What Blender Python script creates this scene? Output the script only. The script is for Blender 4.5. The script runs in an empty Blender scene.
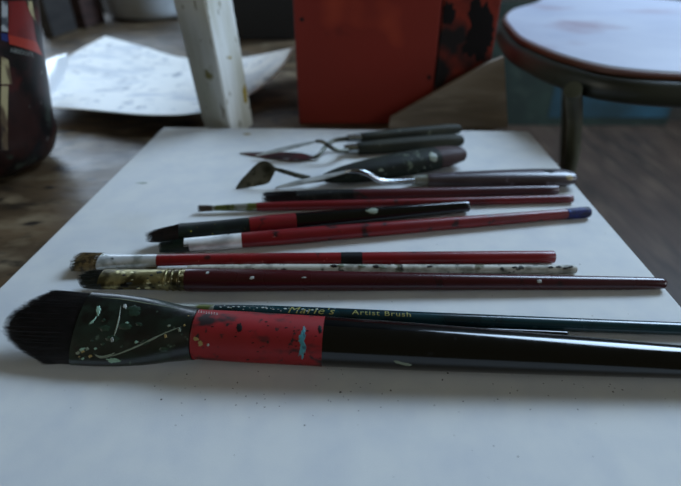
import bpy, bmesh, math, random
import numpy as np
from mathutils import Vector, Matrix, noise
from mathutils.bvhtree import BVHTree
random.seed(7)
C = bpy.context.scene.collection
ZB = 0.45                       # height of the drawing board's top face above the floor
# ------------------------------------------------------------------ camera
F = 470.0; PITCH = math.atan(307.0/F); H = 0.155
cam_d = bpy.data.cameras.new('camera'); cam = bpy.data.objects.new('camera', cam_d); C.objects.link(cam)
cam_d.sensor_width = 36; cam_d.lens = F*36/681
cam.location = (0, 0, ZB+H); cam.rotation_euler = (math.pi/2-PITCH, 0, 0)
cam_d.clip_start = 0.01
cam_d.dof.use_dof = True; cam_d.dof.focus_distance = 0.218; cam_d.dof.aperture_fstop = 7.2
bpy.context.scene.camera = cam
# ------------------------------------------------------------------ world, lights, exposure
w = bpy.data.worlds.new('world'); bpy.context.scene.world = w; w.use_nodes = True
w.node_tree.nodes['Background'].inputs[0].default_value = (0.68, 0.62, 0.35, 1)
w.node_tree.nodes['Background'].inputs[1].default_value = 0.085
def area(name, loc, target, sx, sy, power, col):
    d = bpy.data.lights.new(name, 'AREA'); d.shape = 'RECTANGLE'; d.size = sx; d.size_y = sy; d.energy = power; d.color = col
    o = bpy.data.objects.new(name, d); C.objects.link(o); o.location = loc
    o.rotation_euler = (Vector(target)-Vector(loc)).to_track_quat('-Z', 'Y').to_euler(); return o
area('skylight_daylight', (1.30, 1.55, ZB+1.40), (0.0, 0.25, ZB), 1.3, 1.1, 86, (0.54, 0.74, 1.0))
area('window_daylight', (-1.0, 1.79, ZB+.65), (-0.1, 0.3, ZB), .8, .6, 8.5, (0.62, 0.79, 1.0))
area('side_window_daylight', (2.3, -0.6, ZB+0.60), (0.0, 0.4, ZB+.05), 1.0, 1.0, 20, (0.76, 0.87, 1.0))
area('left_fill', (-2.1, -0.5, ZB+0.55), (-0.1, 0.45, ZB+.05), 1.0, 1.0, 9, (0.95, 0.95, 0.85))  # added fill for the easel post's left face; no window there
vs = bpy.context.scene.view_settings
vs.view_transform = 'Standard'; vs.look = 'None'; vs.gamma = 1; vs.use_curve_mapping = False
vs.exposure = 0.0

# ------------------------------------------------------------------ helpers
CP, SP = math.cos(PITCH), math.sin(PITCH)
CAM = np.array([0, 0, ZB+H])
def ray(px, py):
    cx = (px-340.5)/F; cy = (243-py)/F
    return np.array([cx, CP+cy*SP, -SP+cy*CP])
def at(px, py, h=0.0):           # the point of the horizontal plane h above the board
    d = ray(px, py); return CAM + d*((ZB+h-CAM[2])/d[2])
def atY(px, py, Y):              # the point of the upright plane Y metres ahead
    d = ray(px, py); return CAM + d*(Y/d[1])
def hexc(s):
    v = [int(s[i:i+2], 16)/255 for i in (0, 2, 4)]
    return tuple(x/12.92 if x <= .04045 else ((x+.055)/1.055)**2.4 for x in v)+(1,)
def mat(name, base, rough=.5, metal=0, spots=(), bump=None, coat=0, stretch=(1, 1, 1), spec=.5, seed=0, rvar=0):
    """spots: (colour, scale, threshold, softness[, stretch]) mixed in turn over the base by noise in the object's own space"""
    m = bpy.data.materials.new(name); m.use_nodes = True; nt = m.node_tree; N = nt.nodes; L = nt.links
    b = N['Principled BSDF']
    b.inputs['Roughness'].default_value = rough; b.inputs['Metallic'].default_value = metal
    b.inputs['Coat Weight'].default_value = coat; b.inputs['Coat Roughness'].default_value = .12
    b.inputs['Specular IOR Level'].default_value = spec
    tc = N.new('ShaderNodeTexCoord')
    def nz(scale, st, k, detail=3.0):
        mp = N.new('ShaderNodeMapping'); mp.inputs['Scale'].default_value = st
        mp.inputs['Location'].default_value = (k*1.37+seed, k*.71+seed*.3, k*2.11)
        L.new(tc.outputs['Object'], mp.inputs[0])
        n = N.new('ShaderNodeTexNoise'); n.inputs['Scale'].default_value = scale; n.inputs['Detail'].default_value = detail
        L.new(mp.outputs[0], n.inputs['Vector']); return n.outputs['Fac']
    rgb = N.new('ShaderNodeRGB'); rgb.outputs[0].default_value = hexc(base); cur = rgb.outputs[0]
    for k, sp in enumerate(spots):
        col, sc, th, so = sp[:4]; st = sp[4] if len(sp) > 4 else stretch
        mr = N.new('ShaderNodeMapRange'); mr.inputs[1].default_value = th-so; mr.inputs[2].default_value = th+so
        L.new(nz(sc, st, k+1), mr.inputs[0])
        mx = N.new('ShaderNodeMix'); mx.data_type = 'RGBA'
        L.new(mr.outputs[0], mx.inputs[0]); L.new(cur, mx.inputs[6]); mx.inputs[7].default_value = hexc(col)
        cur = mx.outputs[2]
    L.new(cur, b.inputs['Base Color'])
    if rvar:
        mr = N.new('ShaderNodeMapRange'); mr.inputs[1].default_value = .35; mr.inputs[2].default_value = .65
        mr.inputs[3].default_value = max(0, rough-rvar); mr.inputs[4].default_value = min(1, rough+rvar)
        L.new(nz(spots[0][1] if spots else 100, stretch, 17), mr.inputs[0]); L.new(mr.outputs[0], b.inputs['Roughness'])
    if bump:
        bp = N.new('ShaderNodeBump'); bp.inputs['Strength'].default_value = bump[1]; bp.inputs['Distance'].default_value = bump[2]
        L.new(nz(bump[0], bump[3] if len(bump) > 3 else stretch, 9), bp.inputs['Height']); L.new(bp.outputs[0], b.inputs['Normal'])
    return m
def link(name, me, m=None, parent=None, smooth=True):
    o = bpy.data.objects.new(name, me); C.objects.link(o)
    if m: me.materials.append(m)
    if parent: o.parent = parent
    if smooth:
        for p in me.polygons: p.use_smooth = True
    return o
def mesh(name, verts, faces, m=None, parent=None, smooth=True, sharp=None):
    me = bpy.data.meshes.new(name); me.from_pydata([tuple(map(float, v)) for v in verts], [], faces)
    bm = bmesh.new(); bm.from_mesh(me); bmesh.ops.recalc_face_normals(bm, faces=bm.faces); bm.to_mesh(me); bm.free()
    o = link(name, me, m, parent, smooth)
    if smooth: me.set_sharp_from_angle(angle=math.radians(sharp or 40))
    return o
def tag(o, label=None, cat=None, group=None, kind=None):
    for k, v in (('label', label), ('category', cat), ('group', group), ('kind', kind)):
        if v: o[k] = v
    return o
def empty(name, M, label, cat, group=None):
    o = bpy.data.objects.new(name, None); C.objects.link(o); o.empty_display_size = .01
    o.matrix_world = M if isinstance(M, Matrix) else Matrix.Translation(Vector(M))
    return tag(o, label, cat, group)
class MB:
    def __init__(s): s.v = []; s.f = []
    def add(s, v, f):
        n = len(s.v); s.v += [tuple(map(float, q)) for q in v]; s.f += [tuple(i+n for i in g) for g in f]
    def box(s, x0, x1, y0, y1, z0, z1):
        s.add([(x, y, z) for x in (x0, x1) for y in (y0, y1) for z in (z0, z1)],
              [(0, 1, 3, 2), (4, 6, 7, 5), (0, 4, 5, 1), (2, 3, 7, 6), (0, 2, 6, 4), (1, 5, 7, 3)])
    def rings(s, rings, cap=True):
        n = len(rings[0]); v = [p for r in rings for p in r]; f = []
        for i in range(len(rings)-1):
            for j in range(n):
                k = (j+1) % n; f.append((i*n+j, i*n+k, (i+1)*n+k, (i+1)*n+j))
        if cap: f.append(tuple(range(n-1, -1, -1))); f.append(tuple((len(rings)-1)*n+j for j in range(n)))
        s.add(v, f)
    def build(s, name, m, parent=None, smooth=True, bevel=0, sharp=None):
        o = mesh(name, s.v, s.f, m, parent, smooth, sharp)
        if bevel:
            b = o.modifiers.new('bevel', 'BEVEL'); b.width = bevel; b.segments = 3; b.limit_method = 'ANGLE'
        return o
def catmull(pts, n, closed=False):
    P = [np.array(p, float) for p in pts]; out = []; m = len(P)
    rng = range(m) if closed else range(m-1)
    for i in rng:
        if closed: a, b, c, d = P[i-1], P[i], P[(i+1) % m], P[(i+2) % m]
        else: a, b, c, d = P[max(i-1, 0)], P[i], P[i+1], P[min(i+2, m-1)]
        for k in range(n):
            t = k/n; out.append(.5*((2*b)+(c-a)*t+(2*a-5*b+4*c-d)*t*t+(3*b-a-3*c+d)*t**3))
    if not closed: out.append(P[-1])
    return out
def tube_rings(path, radii, n=14):
    path = [np.array(p, float) for p in path]; R = []; up = np.array([.13, .29, .95])
    for i, p in enumerate(path):
        t = path[min(i+1, len(path)-1)]-path[max(i-1, 0)]; t /= np.linalg.norm(t)
        a = np.cross(t, up); a /= np.linalg.norm(a); b = np.cross(a, t); up = b
        r = radii[i] if hasattr(radii, '__len__') else radii
        R.append([p+r*(a*math.cos(2*math.pi*k/n)+b*math.sin(2*math.pi*k/n)) for k in range(n)])
    return R
def local(root, pts):
    Mi = root.matrix_world.inverted(); return [tuple(Mi @ Vector(p)) for p in pts]

# ------------------------------------------------------------------ materials
M = {}
M['board'] = mat('primed_board', 'CFCFCB', .75, spots=[('C3C5C6', 60, .56, .2), ('BFBDB4', 9, .74, .08), ('8E8B80', 330, .755, .02)], bump=(2600, .35, .0004), spec=.25)
M['board_edge'] = mat('board_edge', 'A89C84', .8)
M['table'] = mat('worn_table_wood', '63503A', .44, spots=[('3E3122', 13, .52, .12, (1, 1.6, 1)), ('7C6C54', 26, .60, .10, (1, 1.5, 1)), ('2A231C', 42, .63, .07, (1, 1.8, 1))], bump=(30, .35, .003, (1, 2.4, 1)), rvar=.1)
M['floor'] = mat('floor_planks', '3E2F25', .5, spec=.3, spots=[('2A2018', 5, .52, .15, (6, .8, 1)), ('4E3F32', 9, .6, .1, (7, .7, 1))], bump=(12, .2, .003, (8, .5, 1)))
M['wall'] = mat('dark_wall', '4A463F', .9, spots=[('3A3731', 3, .55, .1)])
M['paper'] = mat('sketch_paper', 'F6F4EE', .5, spots=[('D2D5D8', 19, .56, .07, (1, 1.5, 1)), ('A2A6AC', 38, .66, .05, (1.4, 1, 1)), ('BFC2C6', 70, .64, .04)])
M['gloss_paper'] = mat('glossy_paper', 'F8F9FA', .22, coat=1, spec=.8)
M['easel'] = mat('white_painted_wood', 'DDDFDA', .6, spots=[('C2C2B2', 12, .58, .1, (3, 3, .6)), ('8A8350', 40, .70, .03), ('8E8B74', 60, .68, .03, (3, 3, 1))], bump=(60, .3, .002, (4, 4, .6)))
M['ochre'] = mat('ochre_paint', 'A08A2C', .5)
M['red_wood'] = mat('red_painted_wood', '842A20', .6, spots=[('7A2A1C', 4, .54, .16), ('3A1512', 22, .70, .06), ('B5482C', 9, .64, .08)], bump=(40, .2, .002, (1, 1, 4)), spec=.25)
M['red_stained'] = mat('stained_red_wood', '802A1B', .6, spots=[('3A1814', 25, .58, .08), ('1A1413', 16, .60, .05)], spec=.25)
M['plank'] = mat('greybrown_plank', '8C7E6E', .7, spots=[('74685A', 8, .54, .12, (1, 1, 5)), ('9A8E80', 20, .62, .1, (1, 1, 7))], bump=(40, .2, .002, (1, 1, 6)))
M['black'] = mat('black_lacquer', '0C0C0F', .32, coat=.3, spots=[('20201E', 260, .70, .04)])
M['dark'] = mat('dark_box', '15171A', .6)
M['brown'] = mat('brown_wood', '3A2620', .6, spots=[('2A1B17', 12, .55, .1, (1, 1, 6))])
M['umber'] = mat('umber_wood', '2B2724', .7, spots=[('1D1A18', 14, .55, .1, (1, 1, 6))])
M['pinkgrey'] = mat('pale_edge', '8A8086', .6)
M['enamel'] = mat('white_enamel', 'D0D4D6', .45, spots=[('8F9499', 9, .6, .15)])
M['stool_top'] = mat('white_laminate', 'BDC0CC', .4, spots=[('ABAFC0', 8, .56, .14), ('A0929E', 10, .67, .08)], spec=.4)
M['stool_edge'] = mat('brown_edging', '5E3524', .5)
M['stool_ring'] = mat('dark_tube', '363930', .42, metal=.1, spots=[('282A24', 20, .6, .1)])
M['stool_tube'] = mat('lit_green_grey_tube', '666A5A', .4, metal=.1, spots=[('4A4D42', 20, .6, .1)])  # legs kept paler than the ring; the light on them is in the colour
M['field'] = mat('dark_green_painting', '1E2E27', .7, spots=[('2A3D33', 9, .55, .1), ('38463C', 16, .66, .06)])
M['canvas'] = mat('teal_painting', '1F4654', .7, spots=[('28586C', 5, .55, .12), ('1B3A42', 9, .52, .10), ('55707A', 9, .70, .06)])
M['canvas_edge'] = mat('canvas_edge', '5C5F58', .8)
def mk_handle(name, base, spots=(), rough=.3, coat=.5): M[name] = mat(name, base, rough, coat=coat*.4, spots=spots, seed=sum(map(ord, name)) % 97*.37, rvar=.025, spec=.4)
K = ('120D0D', 150, .63, .04, (.5, 1, 1))
mk_handle('red_band', '7E0B10', [('860E14', 60, .56, .1), ('1E0B0C', 120, .605, .05, (.5, 1, 1)), ('140A0A', 300, .655, .04)], .6, 0)
mk_handle('big_black', '060708', [('1B1C1E', 180, .73, .02)], .13, .8)
mk_handle('green_lacquer', '0A2E33', [('081F23', 60, .55, .1), ('6F7F7A', 330, .73, .02)], .25, .6)
mk_handle('maroon', '3A0D12', [('300B10', 40, .54, .12, (.4, 1, 1)), ('8E7C78', 210, .745, .015), ('1D0A0C', 90, .66, .05)], .27, .5)
mk_handle('white_paint', 'B4B2A6', [('7B7A6E', 120, .56, .08), ('26261E', 170, .635, .03), ('545236', 90, .66, .04)], .55, 0)
mk_handle('red_a', '720D12', [('5E0D12', 45, .55, .1, (.4, 1, 1)), ('2A0C0E', 120, .68, .04), ('B25A55', 400, .74, .02)], .35, .3)
mk_handle('red_b', '6C1116', [('54131A', 50, .55, .1, (.4, 1, 1)), ('1F0D10', 110, .64, .04), ('A06464', 350, .74, .02)], .35, .3)
mk_handle('red_c', '641015', [('4A1016', 50, .55, .1, (.4, 1, 1)), ('200D10', 110, .66, .04)], .35, .3)
mk_handle('maroon_b', '48151A', [('38131A', 50, .55, .1, (.4, 1, 1)), ('20100F', 110, .66, .04)], .35, .3)
M['blue_paint'] = mat('blue_paint', '121C58', .55, spec=.25, spots=[('0B1030', 200, .55, .08), ('4E66A8', 300, .68, .04)], bump=(300, .5, .0006))
M['ferrule_dirty'] = mat('paint_crusted_ferrule', '0A120F', .32, coat=.25, spots=[('16241D', 60, .52, .1), ('050707', 120, .6, .06), ('4A5A4C', 260, .70, .03)], bump=(120, .35, .001))
M['ferrule_gold'] = mat('tarnished_brass', '8E845A', .38, metal=.75, spots=[('4A4229', 110, .52, .08), ('1E1A12', 130, .61, .05), ('C9C08C', 160, .68, .04)], bump=(250, .4, .0006))
M['ferrule_silver'] = mat('paint_marked_tin', 'C3C6C6', .35, metal=.45, spots=[('8F938F', 130, .56, .07), ('2E4A26', 170, .665, .025), ('343A35', 190, .69, .03)], bump=(200, .3, .0005))
M['ferrule_tin'] = mat('tin', 'DEE0E0', .33, metal=.25, spots=[('A6A9AB', 110, .57, .08, (.4, 1, 1)), ('3B3D40', 160, .69, .03)], bump=(200, .3, .0005))
M['ferrule_green'] = mat('green_black_ferrule', '090F0C', .5, spec=.25, spots=[('121C14', 120, .55, .08), ('A8A23A', 240, .70, .015), ('9BA39A', 300, .725, .015)])
M['ferrule_olive'] = mat('olive_stained_tin', '8F928A', .38, metal=.5, spots=[('59602F', 130, .5, .06), ('2C3020', 170, .62, .05)])
M['ferrule_black'] = mat('blackened_ferrule', '0C0D0C', .5, spec=.25, spots=[('22231F', 150, .6, .07), ('6F706A', 260, .71, .03)])
M['hair_black'] = mat('black_bristles', '0D0B0C', .55, spots=[('1C1618', 400, .55, .1)])
M['hair_tan'] = mat('tan_bristles', '7A6844', .6, spots=[('3A2E1E', 300, .53, .08), ('2A2A18', 120, .6, .06)])
M['hair_dark'] = mat('dark_green_bristles', '161B14', .6, spots=[('2B2A1E', 300, .6, .08)])
M['hair_brown'] = mat('brown_black_bristles', '241A18', .6, spots=[('120F0F', 300, .55, .08)])
M['hair_green'] = mat('deep_green_bristles', '15271E', .5, spots=[('0E1814', 200, .55, .08)])
M['hair_sable'] = mat('sable_bristles', '3A2C1C', .6)
M['gold'] = mat('gilt_lettering', '8F8748', .45, metal=.2)
M['pale_gold'] = mat('painted_brass_glint', 'CFC79A', .35, metal=.6)  # bright highlights of the brass ferrule, put into colour
M['steel_pale'] = mat('pale_sheen_steel', 'A6A9A6', .42, metal=.35, spots=[('7E827E', 70, .56, .1)])  # pale reflection on two knife blades, put into the base colour
M['steel'] = mat('steel', 'B6BABD', .25, metal=1, spots=[('7E8384', 120, .57, .1), ('40443C', 150, .7, .04)])
M['steel_dull'] = mat('dull_steel', '74756C', .38, metal=.85, spots=[('3C3D33', 90, .53, .12), ('25251F', 160, .63, .06)])
M['steel_red'] = mat('dark_red_steel', '4A1B1E', .4, metal=.4, spots=[('2B1416', 70, .52, .1), ('8A8A88', 60, .66, .04)])  # dark red metal with scattered grey patches
M['knife_green'] = mat('paint_caked_green_handle', '161C12', .65, spec=.2, spots=[('0E120C', 90, .52, .08), ('545C4C', 130, .66, .05), ('87907F', 230, .70, .02)], bump=(150, .4, .001))
M['knife_tip'] = mat('worn_red_brown_wood', '35201D', .6, spec=.25)
M['knife_olive'] = mat('olive_grey_handle', '2E2E22', .65, spec=.2, spots=[('1E2018', 60, .54, .1, (.4, 1, 1)), ('585A4C', 150, .7, .04)])
M['knife_purple'] = mat('purple_grey_wood', '453C40', .36, coat=.3, spots=[('352B2E', 50, .54, .1, (.4, 1, 1)), ('7B7784', 140, .68, .05)])
M['white_drip'] = mat('white_paint_mark', 'A9AEA9', .6, spots=[('6E736C', 900, .52, .1)])
M['grey_drip'] = mat('greygreen_paint_mark', '717A68', .45)
M['teal_drip'] = mat('teal_paint_mark', '3F7F88', .5, spots=[('2A5560', 300, .6, .06)])
M['black_drip'] = mat('black_paint_mark', '100A0A', .6, spec=.2)
M['green_smear'] = mat('dark_green_smear', '1B2E22', .4, spots=[('2E4534', 200, .6, .08)])
M['mint_drip'] = mat('mint_paint_mark', '7FA08C', .5)
M['ochre_drip'] = mat('ochre_paint_mark', '8E7A46', .5)
M['cream'] = mat('cream_print', 'AFA37A', .5, spots=[('5B4A34', 90, .55, .06, (1, 1, .35)), ('33231D', 130, .62, .04, (1, 1, .3))])
M['jar'] = mat('collaged_jar', '100D0C', .38, coat=0, spec=.25, spots=[('2C1815', 40, .53, .07), ('2E332C', 55, .66, .04), ('4A1C18', 28, .64, .05), ('6A6A66', 140, .72, .02)])
M['jar_red'] = mat('red_print', '7A1A18', .4, coat=.2, spots=[('641615', 50, .55, .1)])
M['jar_orange'] = mat('orange_red_print', 'A5301F', .4, coat=.2)
M['jar_blue'] = mat('blue_print', '1B2A66', .4)
M['jar_pale'] = mat('pale_print', 'A9AEB0', .45, spots=[('4A5056', 150, .58, .05)])
M['ink_white'] = mat('white_ink', '8E928E', .5)
M['hole'] = mat('dark_hole', '060606', .9)

# ------------------------------------------------------------------ the setting
def struct(o): return tag(o, kind='structure')
b = MB(); b.box(-2.2, 2.6, -1.2, 1.88, -.04, 0); struct(b.build('floor', M['floor'], smooth=False))
def wall(name, axis, c0, c1, a0, a1, o0, o1, z0, z1, top=3.1):
    '''a wall running along one axis from a0 to a1 with a window opening o0..o1, z0..z1'''
    b = MB()
    for u0, u1, v0, v1 in ((a0, o0, 0, top), (o1, a1, 0, top), (o0, o1, 0, z0), (o0, o1, z1, top)):
        b.box(*((u0, u1, c0, c1, v0, v1) if axis == 'x' else (c0, c1, u0, u1, v0, v1)))
    struct(b.build(name, M['wall'], smooth=False))
def window(name, axis, c0, c1, o0, o1, z0, z1, fw=.05):
    b = MB(); m = (o0+o1)/2
    for u0, u1, v0, v1 in ((o0, o0+fw, z0, z1), (o1-fw, o1, z0, z1), (o0+fw, o1-fw, z0, z0+fw), (o0+fw, o1-fw, z1-fw, z1), (m-.02, m+.02, z0+fw, z1-fw)):
        b.box(*((u0, u1, c0, c1, v0, v1) if axis == 'x' else (c0, c1, u0, u1, v0, v1)))
    struct(b.build(name, M['enamel'], smooth=False))
wall('wall_back', 'x', 1.80, 1.88, -2.2, 2.6, -1.45, -.55, ZB+.30, ZB+1.0)
window('window_1', 'x', 1.81, 1.86, -1.45, -.55, ZB+.30, ZB+1.0)
b = MB(); b.box(-2.28, -2.2, -1.2, 1.88, 0, 3.1); struct(b.build('wall_left', M['wall'], smooth=False))

# ------------------------------------------------------------------ work table
TT = ZB-.015                     # table top height
t = empty('work_table', (-.5, .5, 0), 'low worn grey-brown wooden work table carrying the white board, jar and paper', 'table')
b = MB(); b.box(-1.3-(-.5), .165+.5, -.35-.5, 1.36-.5, TT-.035, TT); b.build('tabletop', M['table'], t, False, .004)
for x in (-1.22, .10):
    for y in (-.28, 1.28):
        b = MB(); b.box(x+.5-.03, x+.5+.03, y-.5-.03, y-.5+.03, 0, TT-.035); b.build('leg', M['table'], t, False, .003)

# ------------------------------------------------------------------ the white board
A, B_ = at(165, 127), at(527, 131); e = (B_-A)/np.linalg.norm(B_-A); Wd = np.linalg.norm(B_-A)
yaw = math.atan2(e[1], e[0])
Mb = Matrix.Translation(Vector((A+B_)/2)) @ Matrix.Rotation(yaw, 4, 'Z')
board = empty('drawing_board', Mb, 'white primed board lying flat on the table under the row of brushes', 'board')
hw = Wd/2+.0015
b = MB(); b.box(-hw, hw, -.48, 0, -.0150, 0); bo = b.build('panel', M['board'], board, False, .0012)
bpy.context.view_layer.update()

# ------------------------------------------------------------------ builders for brushes and knives
def bvh_of(o):
    me = o.data; mw = o.matrix_world
    return BVHTree.FromPolygons([mw @ v.co for v in me.vertices], [tuple(p.vertices) for p in me.polygons])
_bv = {}
def hit(o, px, py):
    if o.name not in _bv: _bv[o.name] = bvh_of(o)
    d = Vector(ray(px, py)).normalized(); return _bv[o.name].ray_cast(Vector(CAM), d)
def blob(o, parent, pts, m, th=.00025, name='paint_mark'):
    """a small raised patch of dried paint that follows the surface of o, outlined by points on that surface"""
    c = np.mean(pts, axis=0); rings = []
    dense = catmull(pts, 6, True); rj = random.Random(int(c[0]*31+c[1]*17))
    dense = [c+(p-c)*rj.uniform(.75, 1.15) for p in dense]
    for k, off in ((1.0, .00003), (.8, th), (.4, th*1.15)):
        r = []
        for p in dense:
            q = c+(np.array(p)-c)*k; loc, nor, _, _ = hit(o, *q)
            if loc is None: return None
            r.append(loc+nor*off)
        rings.append(r)
    loc, nor, _, _ = hit(o, *c)
    if loc is None: return None
    n = len(dense); v = [p for r in rings for p in r]+[loc+nor*th*1.2]; f = []
    for i in range(2):
        for j in range(n): f.append((i*n+j, i*n+(j+1) % n, (i+1)*n+(j+1) % n, (i+1)*n+j))
    for j in range(n): f.append((2*n+j, 2*n+(j+1) % n, 3*n))
    return mesh(name, local(parent, v), f, m, parent)
def merge(objs, name):
    '''many tiny flecks of paint on one thing become one part'''
    objs = [o for o in objs if o]
    if not objs: return
    v = []; f = []; mi = []; mats = []
    for o in objs:
        m = o.data.materials[0]
        if m not in mats: mats.append(m)
        n = len(v); v += [tuple(q.co) for q in o.data.vertices]
        for p in o.data.polygons: f.append(tuple(i+n for i in p.vertices)); mi.append(mats.index(m))
    par = objs[0].parent
    for o in objs: bpy.data.objects.remove(o)
    me = bpy.data.meshes.new(name); me.from_pydata(v, [], f)
    for m in mats: me.materials.append(m)
    for p, i in zip(me.polygons, mi): p.material_index = i; p.use_smooth = True
    o = bpy.data.objects.new(name, me); C.objects.link(o); o.parent = par; o['kind'] = 'stuff'; return o
def ridge(o, parent, pts, r, m, name='paint_and_sheen_ridge'):
    """a raised crease or run of paint along a line on the surface of o"""
    path = []; 
    for p in catmull(pts, 5):
        loc, nor, _, _ = hit(o, *p)
        if loc is not None: path.append(np.array(loc+nor*(-r*.25)))
    if len(path) < 3: return
    n = len(path); rad = [r*max(.15, math.sin(math.pi*(i+.4)/(n-.2)))*(.8+.4*random.random()) for i in range(n)]
    b = MB(); b.rings(tube_rings(path, rad, 8)); v = local(parent, b.v)
    return mesh(name, v, b.f, m, parent)

class Stick:
    """a long thing lying on the board, its axis from p0 to p1; sections are (px, half thickness seen, flatness)"""
    def __init__(s, name, label, cat, p0, p1, secs, h=None, group=None, roll=0):
        s.roll = math.radians(roll); s.p0, s.p1 = p0, p1; h0, h1 = h or (.004, .004)
        for it in range(4):
            s.W0, s.W1 = at(*p0, h0), at(*p1, h1); pts = []
            for q in secs:
                t, a, bb = s.sec(q); pts.append((t, math.hypot(a*math.sin(s.roll), bb*math.cos(s.roll))))
            if h: break
            best = None
            for i in range(len(pts)):
                for j in range(len(pts)):
                    (ti, bi), (tj, bj) = pts[i], pts[j]
                    if not (ti < .45 <= tj): continue
                    k = (bj-bi)/(tj-ti); l0 = bi-k*ti
                    if all(l0+k*t >= q-1e-6 for t, q in pts):
                        c = l0+k*.45
                        if best is None or c < best[0]: best = (c, l0, l0+k)
            h0, h1 = best[1]+.0002, best[2]+.0002
        s.h0, s.h1 = h0, h1
        s.W0, s.W1 = at(*p0, h0), at(*p1, h1)
        d = s.W1-s.W0; s.L = np.linalg.norm(d); X = Vector(d/s.L); Y = Vector((0, 0, 1)).cross(X).normalized(); Z = X.cross(Y)
        Mx = Matrix((X, Y, Z)).transposed().to_4x4(); Mx.translation = Vector(s.W0)
        s.root = empty(name, Mx, label, cat, group); bpy.context.view_layer.update()
    def t_of(s, px):
        # point of the axis seen in column px
        k = (px-340.5)/F; cz = lambda Wp: (Wp[1])*CP-(Wp[2]-CAM[2])*SP
        a, d = s.W0, s.W1-s.W0; za = cz(a); zd = d[1]*CP-d[2]*SP
        return (k*za-a[0])/(d[0]-k*zd)
    def sec(s, q):
        px, hp, fl = q[:3]; t = s.t_of(px); Wp = s.W0+(s.W1-s.W0)*t; v = Wp-CAM
        z = v[1]*CP-v[2]*SP; th = math.atan2(-v[2], math.hypot(v[0], v[1])); r = hp*z/F
        a = r/math.sqrt(math.sin(th+s.roll)**2+(fl*math.cos(th+s.roll))**2); return t, a, a*fl
    def rolled(s, y, z): return (y*math.cos(s.roll)-z*math.sin(s.roll), y*math.sin(s.roll)+z*math.cos(s.roll))
    def loft(s, name, m, secs, dome=(0, 0), sub=5, n=28, power=2, parent=None):
        pr = []
        for q in secs: t, a, bb = s.sec(q); pr.append((t*s.L, a, bb))
        if sub > 1: pr = catmull(pr, sub)
        pr = [tuple(p) for p in pr]
        def domed(p, d, sign):
            out = []
            for k in range(1, 6):
                an = k/6*math.pi/2; out.append((p[0]+sign*d*p[1]*math.sin(an), p[1]*math.cos(an), p[2]*math.cos(an)))
            return out
        if dome[0]: pr = domed(pr[0], dome[0], -1)[::-1]+pr
        if dome[1]: pr = pr+domed(pr[-1], dome[1], 1)
        rings = []
        for x, a, bb in pr:
            r = []
            for j in range(n):
                f = 2*math.pi*j/n; c, q = math.cos(f), math.sin(f); e = 2/power
                r.append((x,)+s.rolled(a*math.copysign(abs(c)**e, c), bb*math.copysign(abs(q)**e, q)))
            rings.append(r)
        b = MB(); b.rings(rings); o = b.build(name, m, parent or s.root, sharp=50); bpy.context.view_layer.update(); return o
    def radius(s, px):
        return s.sec((px, 1, 1))
    def hair(s, m, base, tip_px, N, tip=lambda u: 1-.35*u*u, conv=.55, spread=1.0, droop=0, thick=.00017, ragged=.1, core=.72, seed=1, skew=0, name='bristles'):
        rnd = random.Random(seed); t, a, bb = s.sec(base); x0 = t*s.L; Lm = (s.t_of(base[0])-s.t_of(tip_px))*s.L
        b = MB(); nr = 5
        # dense inner tuft
        rings = []
        for k in range(9):
            q = k/8; r = []
            for j in range(24):
                f = 2*math.pi*j/24; c, sn = math.cos(f), math.sin(f)
                ln = Lm*tip(c)*core; wd = a*(1+(spread-1)*q)*(1-.12*q**3); hh = bb*(1-(1-conv)*q)*.93
                x = x0+.0006-(ln*q if k < 8 else ln*.97)
                z = hh*sn-droop*q*q; r.append((x,)+s.rolled(wd*c*(1 if k < 8 else .9)+skew*q, z))
            rings.append(r)
        b.rings(rings)
        for i in range(N):
            while True:
                u, v = rnd.uniform(-1, 1), rnd.uniform(-1, 1)
                if u*u+v*v <= 1: break
            if rnd.random() < .6:
                k = 1/math.sqrt(u*u+v*v+1e-6); u *= k*.98; v *= k*.98
            ln = Lm*tip(u)*(1-ragged*rnd.random()**1.5); sp = spread*(1+.02*rnd.gauss(0, 1)); jx = a*.02*rnd.gauss(0, 1); jz = bb*.04*rnd.gauss(0, 1)
            rings = []; tk = thick*rnd.uniform(.7, 1.3); cv = conv*rnd.uniform(.7, 1.1)
            for k in range(nr):
                q = k/(nr-1); y = a*u*(1+(sp-1)*q)+jx*q*q+skew*q; z = bb*v*(1-(1-cv)*q**1.4)+jz*q-droop*q*q
                floor_ = -(s.h0+(s.h1-s.h0)*t)+.0003; y, z = s.rolled(y, z); z = max(z, floor_); r0 = tk*(1-.85*q**2)
                x = x0+.001-ln*q
                rings.append([(x, y+r0*math.cos(2.094*j), z+r0*math.sin(2.094*j)) for j in range(3)])
            b.rings(rings)
        return b.build(name, m, s.root)
    def text(s, body, px0, px1, ang, height, m, name='lettering', rad=None, shear=0):
        cu = bpy.data.curves.new('txt', 'FONT'); cu.body = body; cu.shear = shear; cu.resolution_u = 3; cu.space_character = 1.12
        ob = bpy.data.objects.new('txt', cu); C.objects.link(ob); dg = bpy.context.evaluated_depsgraph_get()
        me = bpy.data.meshes.new_from_object(ob.evaluated_get(dg)); C.objects.unlink(ob); bpy.data.objects.remove(ob)
        bm = bmesh.new(); bm.from_mesh(me); bmesh.ops.triangulate(bm, faces=bm.faces)
        bmesh.ops.subdivide_edges(bm, edges=[e for e in bm.edges if e.calc_length() > .15], cuts=2)
        xs = [v.co.x for v in bm.verts]; x0, x1 = min(xs), max(xs); X0, X1 = s.t_of(px0)*s.L, s.t_of(px1)*s.L
        for v in bm.verts:
            x = X0+(v.co.x-x0)/(x1-x0)*(X1-X0); R = rad(x/s.L)+.00006; an = math.radians(ang)+(v.co.y-.35)/.7*height/R
            v.co = Vector((x, -R*math.cos(an), R*math.sin(an)))
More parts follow.
